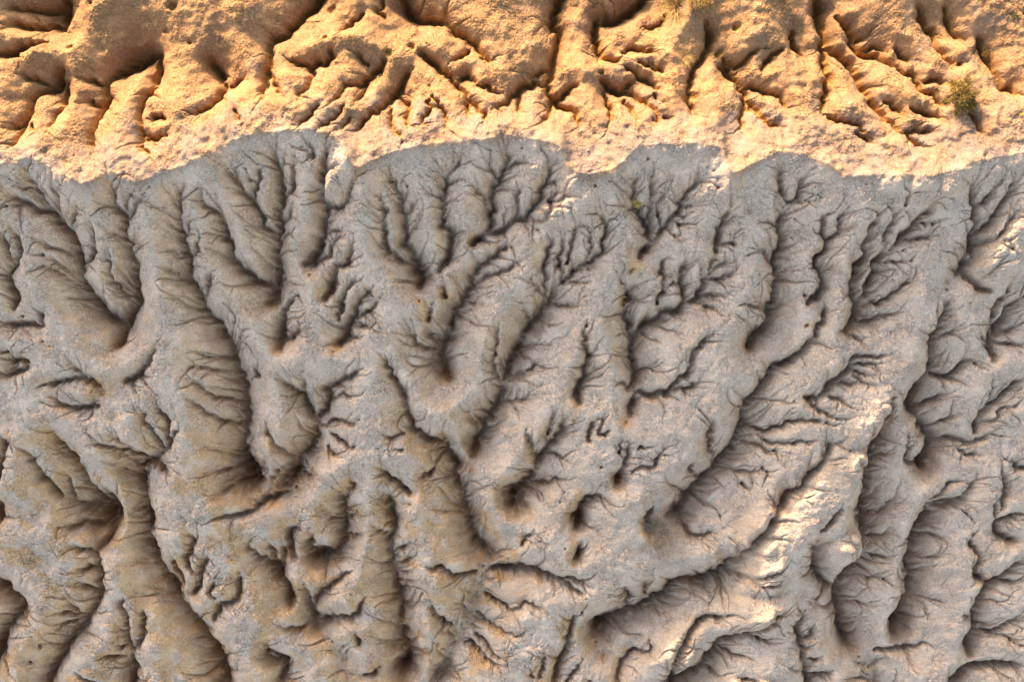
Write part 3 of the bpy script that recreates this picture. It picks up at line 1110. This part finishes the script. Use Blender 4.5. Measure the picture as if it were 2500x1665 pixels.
col = mix(crkc, mix(1.0, col, (.62, .55, .47), 'MULTIPLY'), col)      # brown micro-shade put into the colour of the hairline cracks
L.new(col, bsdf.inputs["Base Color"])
bsdf.inputs["Roughness"].default_value = 0.95
bsdf.inputs["Specular IOR Level"].default_value = 0.15
v2 = nd("ShaderNodeTexVoronoi"); v2.inputs["Scale"].default_value = 16; L.new(vb.outputs[0], v2.inputs["Vector"])
h = math_('ADD', math_('MULTIPLY', tex(24, 5, .65), 0.03), math_('MULTIPLY', tex(7, 4, .6), 0.085))
h = math_('ADD', h, math_('MULTIPLY', math_('SUBTRACT', 1.0, v2.outputs["Distance"]), 0.014))
h = math_('ADD', h, math_('MULTIPLY', math_('MAXIMUM', crk, crk_where), 0.016))
h = math_('MULTIPLY', h, math_('SUBTRACT', 1.0, math_('MULTIPLY', attr("wash_floor"), 0.8)))
bmp = nd("ShaderNodeBump"); bmp.inputs["Strength"].default_value = 1.0; bmp.inputs["Distance"].default_value = 1.0
L.new(h, bmp.inputs["Height"]); L.new(bmp.outputs[0], bsdf.inputs["Normal"])
me.materials.append(m)
hill = bpy.data.objects.new("hillside", me); C.objects.link(hill)
hill["kind"] = "structure"

def ground(x, y):
    return float(at(Z, np.array([x]), np.array([y]))[0])
def spot(px, py):                      # a place on the hillside surveyed by photo pixel
    z = 0.0
    for _ in range(8):
        f = (H - z) / H * MPP
        x, y = (px - 1250) * f, (832.5 - py) * f
        z = ground(x, y)
    return x, y, z
# ---------------------------------------------------------------- plants
def leafmat(name, c1, c2, rough=.8):
    m, N, L, b = mat(name)
    i = N.new("ShaderNodeTexNoise"); i.inputs["Scale"].default_value = 14; i.inputs["Detail"].default_value = 3
    t = N.new("ShaderNodeTexCoord"); L.new(t.outputs["Object"], i.inputs["Vector"])
    r = N.new("ShaderNodeValToRGB"); r.color_ramp.elements[0].position = .35; r.color_ramp.elements[1].position = .65
    r.color_ramp.elements[0].color = (*c1, 1); r.color_ramp.elements[1].color = (*c2, 1)
    L.new(i.outputs["Fac"], r.inputs[0]); L.new(r.outputs[0], b.inputs["Base Color"])
    b.inputs["Roughness"].default_value = rough; b.inputs["Specular IOR Level"].default_value = .2
    return m
M_GREEN = leafmat("olive_leaf", (0.10, 0.062, 0.012), (0.235, 0.135, 0.022))
M_DRY = leafmat("dry_twig", (0.16, 0.105, 0.055), (0.42, 0.30, 0.175))
M_STRAW = leafmat("straw_blade", (0.28, 0.16, 0.04), (0.44, 0.27, 0.08))
M_YEL = leafmat("yellow_leaf", (0.42, 0.24, 0.03), (0.55, 0.36, 0.06))
M_WOOD = leafmat("bark", (0.09, 0.065, 0.04), (0.16, 0.115, 0.07))
M_CLOD = leafmat("clod_clay", (0.34, 0.24, 0.14), (0.42, 0.32, 0.21), .95)

def empty(name, loc, label, cat, group=None):
    o = bpy.data.objects.new(name, None); C.objects.link(o); o.location = loc
    o.empty_display_size = .2
    o["label"] = label; o["category"] = cat
    if group: o["group"] = group
    return o
def mesh_obj(name, verts, faces, m, parent=None, loc=(0, 0, 0), smooth=False):
    d = bpy.data.meshes.new(name); d.from_pydata(verts, [], faces); d.materials.append(m); d.update()
    if smooth: d.polygons.foreach_set("use_smooth", [True] * len(d.polygons))
    o = bpy.data.objects.new(name, d); C.objects.link(o); o.parent = parent; o.location = loc
    return o
def R(a, b): return random.uniform(a, b)

def blades(n, length, spread, lean, width, base_r, curl=.5, leanv=(0, 0)):
    V, F = [], []
    for _ in range(n):
        a = R(0, 2 * math.pi); rr = base_r * math.sqrt(R(0, 1))
        bx, by = rr * math.cos(a), rr * math.sin(a)
        d = a + R(-.7, .7); l = length * R(.55, 1.1); el = R(*lean)
        dx, dy = math.cos(d) * math.cos(el), math.sin(d) * math.cos(el)
        dz = math.sin(el); px, py = -math.sin(d) * width / 2, math.cos(d) * width / 2
        i = len(V); S = 4
        x, y, z = bx, by, -.03
        for s in range(S + 1):
            w = 1 - .85 * s / S
            V += [(x + px * w, y + py * w, z), (x - px * w, y - py * w, z)]
            st = l / S
            x += (dx + leanv[0]) * st; y += (dy + leanv[1]) * st; z += dz * st; dz -= curl * .35 * R(.5, 1.3)
            z = max(z, 0.01)
        for s in range(S):
            j = i + 2 * s; F.append((j, j + 1, j + 3, j + 2))
    return V, F

def twig(V, F, p, d, l, r, depth, tips):
    k = 5; q = [p[i] + d[i] * l for i in range(3)]
    u = (-d[1], d[0], 0); n = math.hypot(u[0], u[1]) or 1; u = (u[0] / n, u[1] / n, 0) if n > 1e-4 else (1, 0, 0)
    w = (d[1] * u[2] - d[2] * u[1], d[2] * u[0] - d[0] * u[2], d[0] * u[1] - d[1] * u[0])
    i = len(V)
    for c, rr in ((p, r), (q, r * .65)):
        for s in range(k):
            a = 2 * math.pi * s / k
            V.append(tuple(c[t] + rr * (u[t] * math.cos(a) + w[t] * math.sin(a)) for t in range(3)))
    for s in range(k): F.append((i + s, i + (s + 1) % k, i + k + (s + 1) % k, i + k + s))
    tips.append(q)
    if depth:
        for _ in range(3):
            e = [d[t] + R(-.75, .75) for t in range(3)]; e[2] += .12
            nn = math.sqrt(sum(t * t for t in e)); e = [t / nn for t in e]
            twig(V, F, q, e, l * R(.6, .85), r * .62, depth - 1, tips)

def bush(name, px, py, rad, hgt, label, cat, leaf_m, nleaf, leaf, depth=3, group=None, lo=.0):
    x, y, z = spot(px, py)
    o = empty(name, (x, y, z), label, cat, group)
    V, F, tips = [], [], []
    for k in range(11):
        a = 2 * math.pi * k / 11 + R(-.2, .2); el = R(.35, 1.3)
        twig(V, F, (0, 0, -.05), (math.cos(a) * math.cos(el), math.sin(a) * math.cos(el), math.sin(el)), rad * R(.20, .29), rad * .03, depth, tips)
    # keep the twigs inside the crown
    V = [(vx, vy, max(-.08, vz)) for vx, vy, vz in V]
    mesh_obj("stem", V, F, M_WOOD, o)
    LV, LF = [], []
    clumps = []
    for _ in range(46):
        a = R(0, 2 * math.pi); t = math.sqrt(R(0.02, 1)); el = math.sqrt(max(0, 1 - t * t))
        k = R(.72, 1.05)
        clumps.append((rad * t * math.cos(a) * k, rad * t * math.sin(a) * k, hgt * (0.22 + .70 * el) * R(.75, 1.05), rad * R(.12, .24)))
    for _ in range(nleaf):
        c = random.choice(clumps); s = c[3]
        p = [random.gauss(c[0], s * .6), random.gauss(c[1], s * .6), max(.02, random.gauss(c[2], s * .6))]
        n = [random.gauss(0, 1) for _ in range(3)]; nn = math.sqrt(sum(t * t for t in n)); n = [t / nn for t in n]
        t1 = [-n[1], n[0], 0.001]; tn = math.sqrt(sum(t * t for t in t1)); t1 = [t / tn for t in t1]
        t2 = [n[1] * t1[2] - n[2] * t1[1], n[2] * t1[0] - n[0] * t1[2], n[0] * t1[1] - n[1] * t1[0]]
        l = leaf * R(.7, 1.4); w = l * .3; i = len(LV)
        for (a, b) in ((-l, 0), (0, w), (l, 0), (0, -w)):
            LV.append(tuple(p[t] + t1[t] * a + t2[t] * b for t in range(3)))
        LF.append((i, i + 1, i + 2, i + 3))
    mesh_obj("foliage", LV, LF, leaf_m, o)
    return o

def tuft(name, px, py, n, length, lean, width, base_r, label, cat, m, curl=.5, group=None, leanv=(0, 0)):
    x, y, z = spot(px, py)
    V, F = blades(n, length, 0, lean, width, base_r, curl, leanv)
    o = mesh_obj(name, V, F, m, None, (x, y, z))
    o["label"] = label; o["category"] = cat
    if group: o["group"] = group
    return o

bush("round_shrub", 2342, 240, 0.68, 0.85, "round olive green shrub casting a shadow on the sunlit slope", "shrub", M_GREEN, 6500, .042)
b = tuft("dry_shrub", 1601, 1302, 560, 0.88, (0.12, 1.35), .018, .50, "large grey dead shrub of tangled twigs in a hollow of the shaded slope", "shrub", M_DRY, .16)
V, F, tips = [], [], []
for k in range(14):
    a = 2 * math.pi * k / 14 + R(-.3, .3); el = R(.15, 1.2)
    twig(V, F, (R(-.1, .1), R(-.1, .1), -.03), (math.cos(a) * math.cos(el), math.sin(a) * math.cos(el), math.sin(el)), R(.26, .38), .012, 3, tips)
mesh_obj("twig", V, F, M_DRY, b)
tuft("yellow_plant", 1558, 494, 60, 0.26, (0.1, 1.1), .06, .04, "small bright yellow leafy plant at a gully head", "plant", M_YEL, .35)
tuft("green_tuft", 1527, 523, 34, 0.15, (0.2, 1.2), .016, .10, "tiny pale green tuft on the gully side below the yellow plant", "grass tuft", leafmat("pale_blade", (.22, .23, .08), (.32, .30, .13)), .4)
tuft("grass_clump", 1655, 14, 260, 1.15, (.35, 1.45), .030, .34, "tall straw coloured grass clump at the top edge with long thin blades", "grass tuft", M_STRAW, .30)
bush("brown_shrub", 1712, 10, 0.52, 0.62, "bushy brown shrub right beside the tall grass clump at the top edge", "shrub", leafmat("rust_leaf", (.17, .09, .02), (.32, .19, .05)), 2600, .035)
tuft("grass_tuft", 1668, 142, 170, .36, (.3, 1.4), .022, .28, "sparse dry grass below the tall grass clump", "grass tuft", M_STRAW, .4)
tuft("grass_tuft", 1608, 168, 130, .28, (.2, 1.3), .02, .36, "thin withered grass spread on the rounded knob edge", "grass tuft", M_STRAW, .4)
tuft("dark_shrub", 1912, 4, 170, .50, (.3, 1.5), .022, .2, "small dark brown tuft at the top edge beside the shaded gully", "shrub", leafmat("umber_blade", (.14, .085, .03), (.25, .16, .06)), .4)
bush("low_plant", 2414, 122, .26, .20, "low rusty brown plant in a shaded hollow at the right", "plant", leafmat("rust_low_leaf", (.22, .12, .02), (.36, .22, .05)), 700, .026, 2)
bush("low_plant", 2477, 44, .17, .2, "tiny dark green plant in the top right corner", "plant", leafmat("deep_leaf", (.05, .05, .015), (.10, .09, .03)), 500, .024, 2)
tuft("orange_plant", 2494, 272, 60, .22, (.3, 1.3), .03, .08, "orange yellow tuft cut by the right edge", "plant", M_YEL, .4)
tuft("olive_tuft", 2292, 224, 70, .18, (.2, 1.3), .02, .14, "low olive tuft in the rill just left of the round shrub", "grass tuft", M_GREEN, .4)
tuft("moss_tuft", 1396, 1034, 60, .12, (.3, 1.4), .02, .09, "small yellow green tuft at a gully head on the shaded slope", "grass tuft", leafmat("moss_blade", (.20, .17, .05), (.33, .27, .10)), .3)
tuft("dry_sprig", 1336, 835, 30, .20, (.1, 1.0), .012, .08, "thin grey sprig in the brown gully floor", "plant", M_DRY, .4)
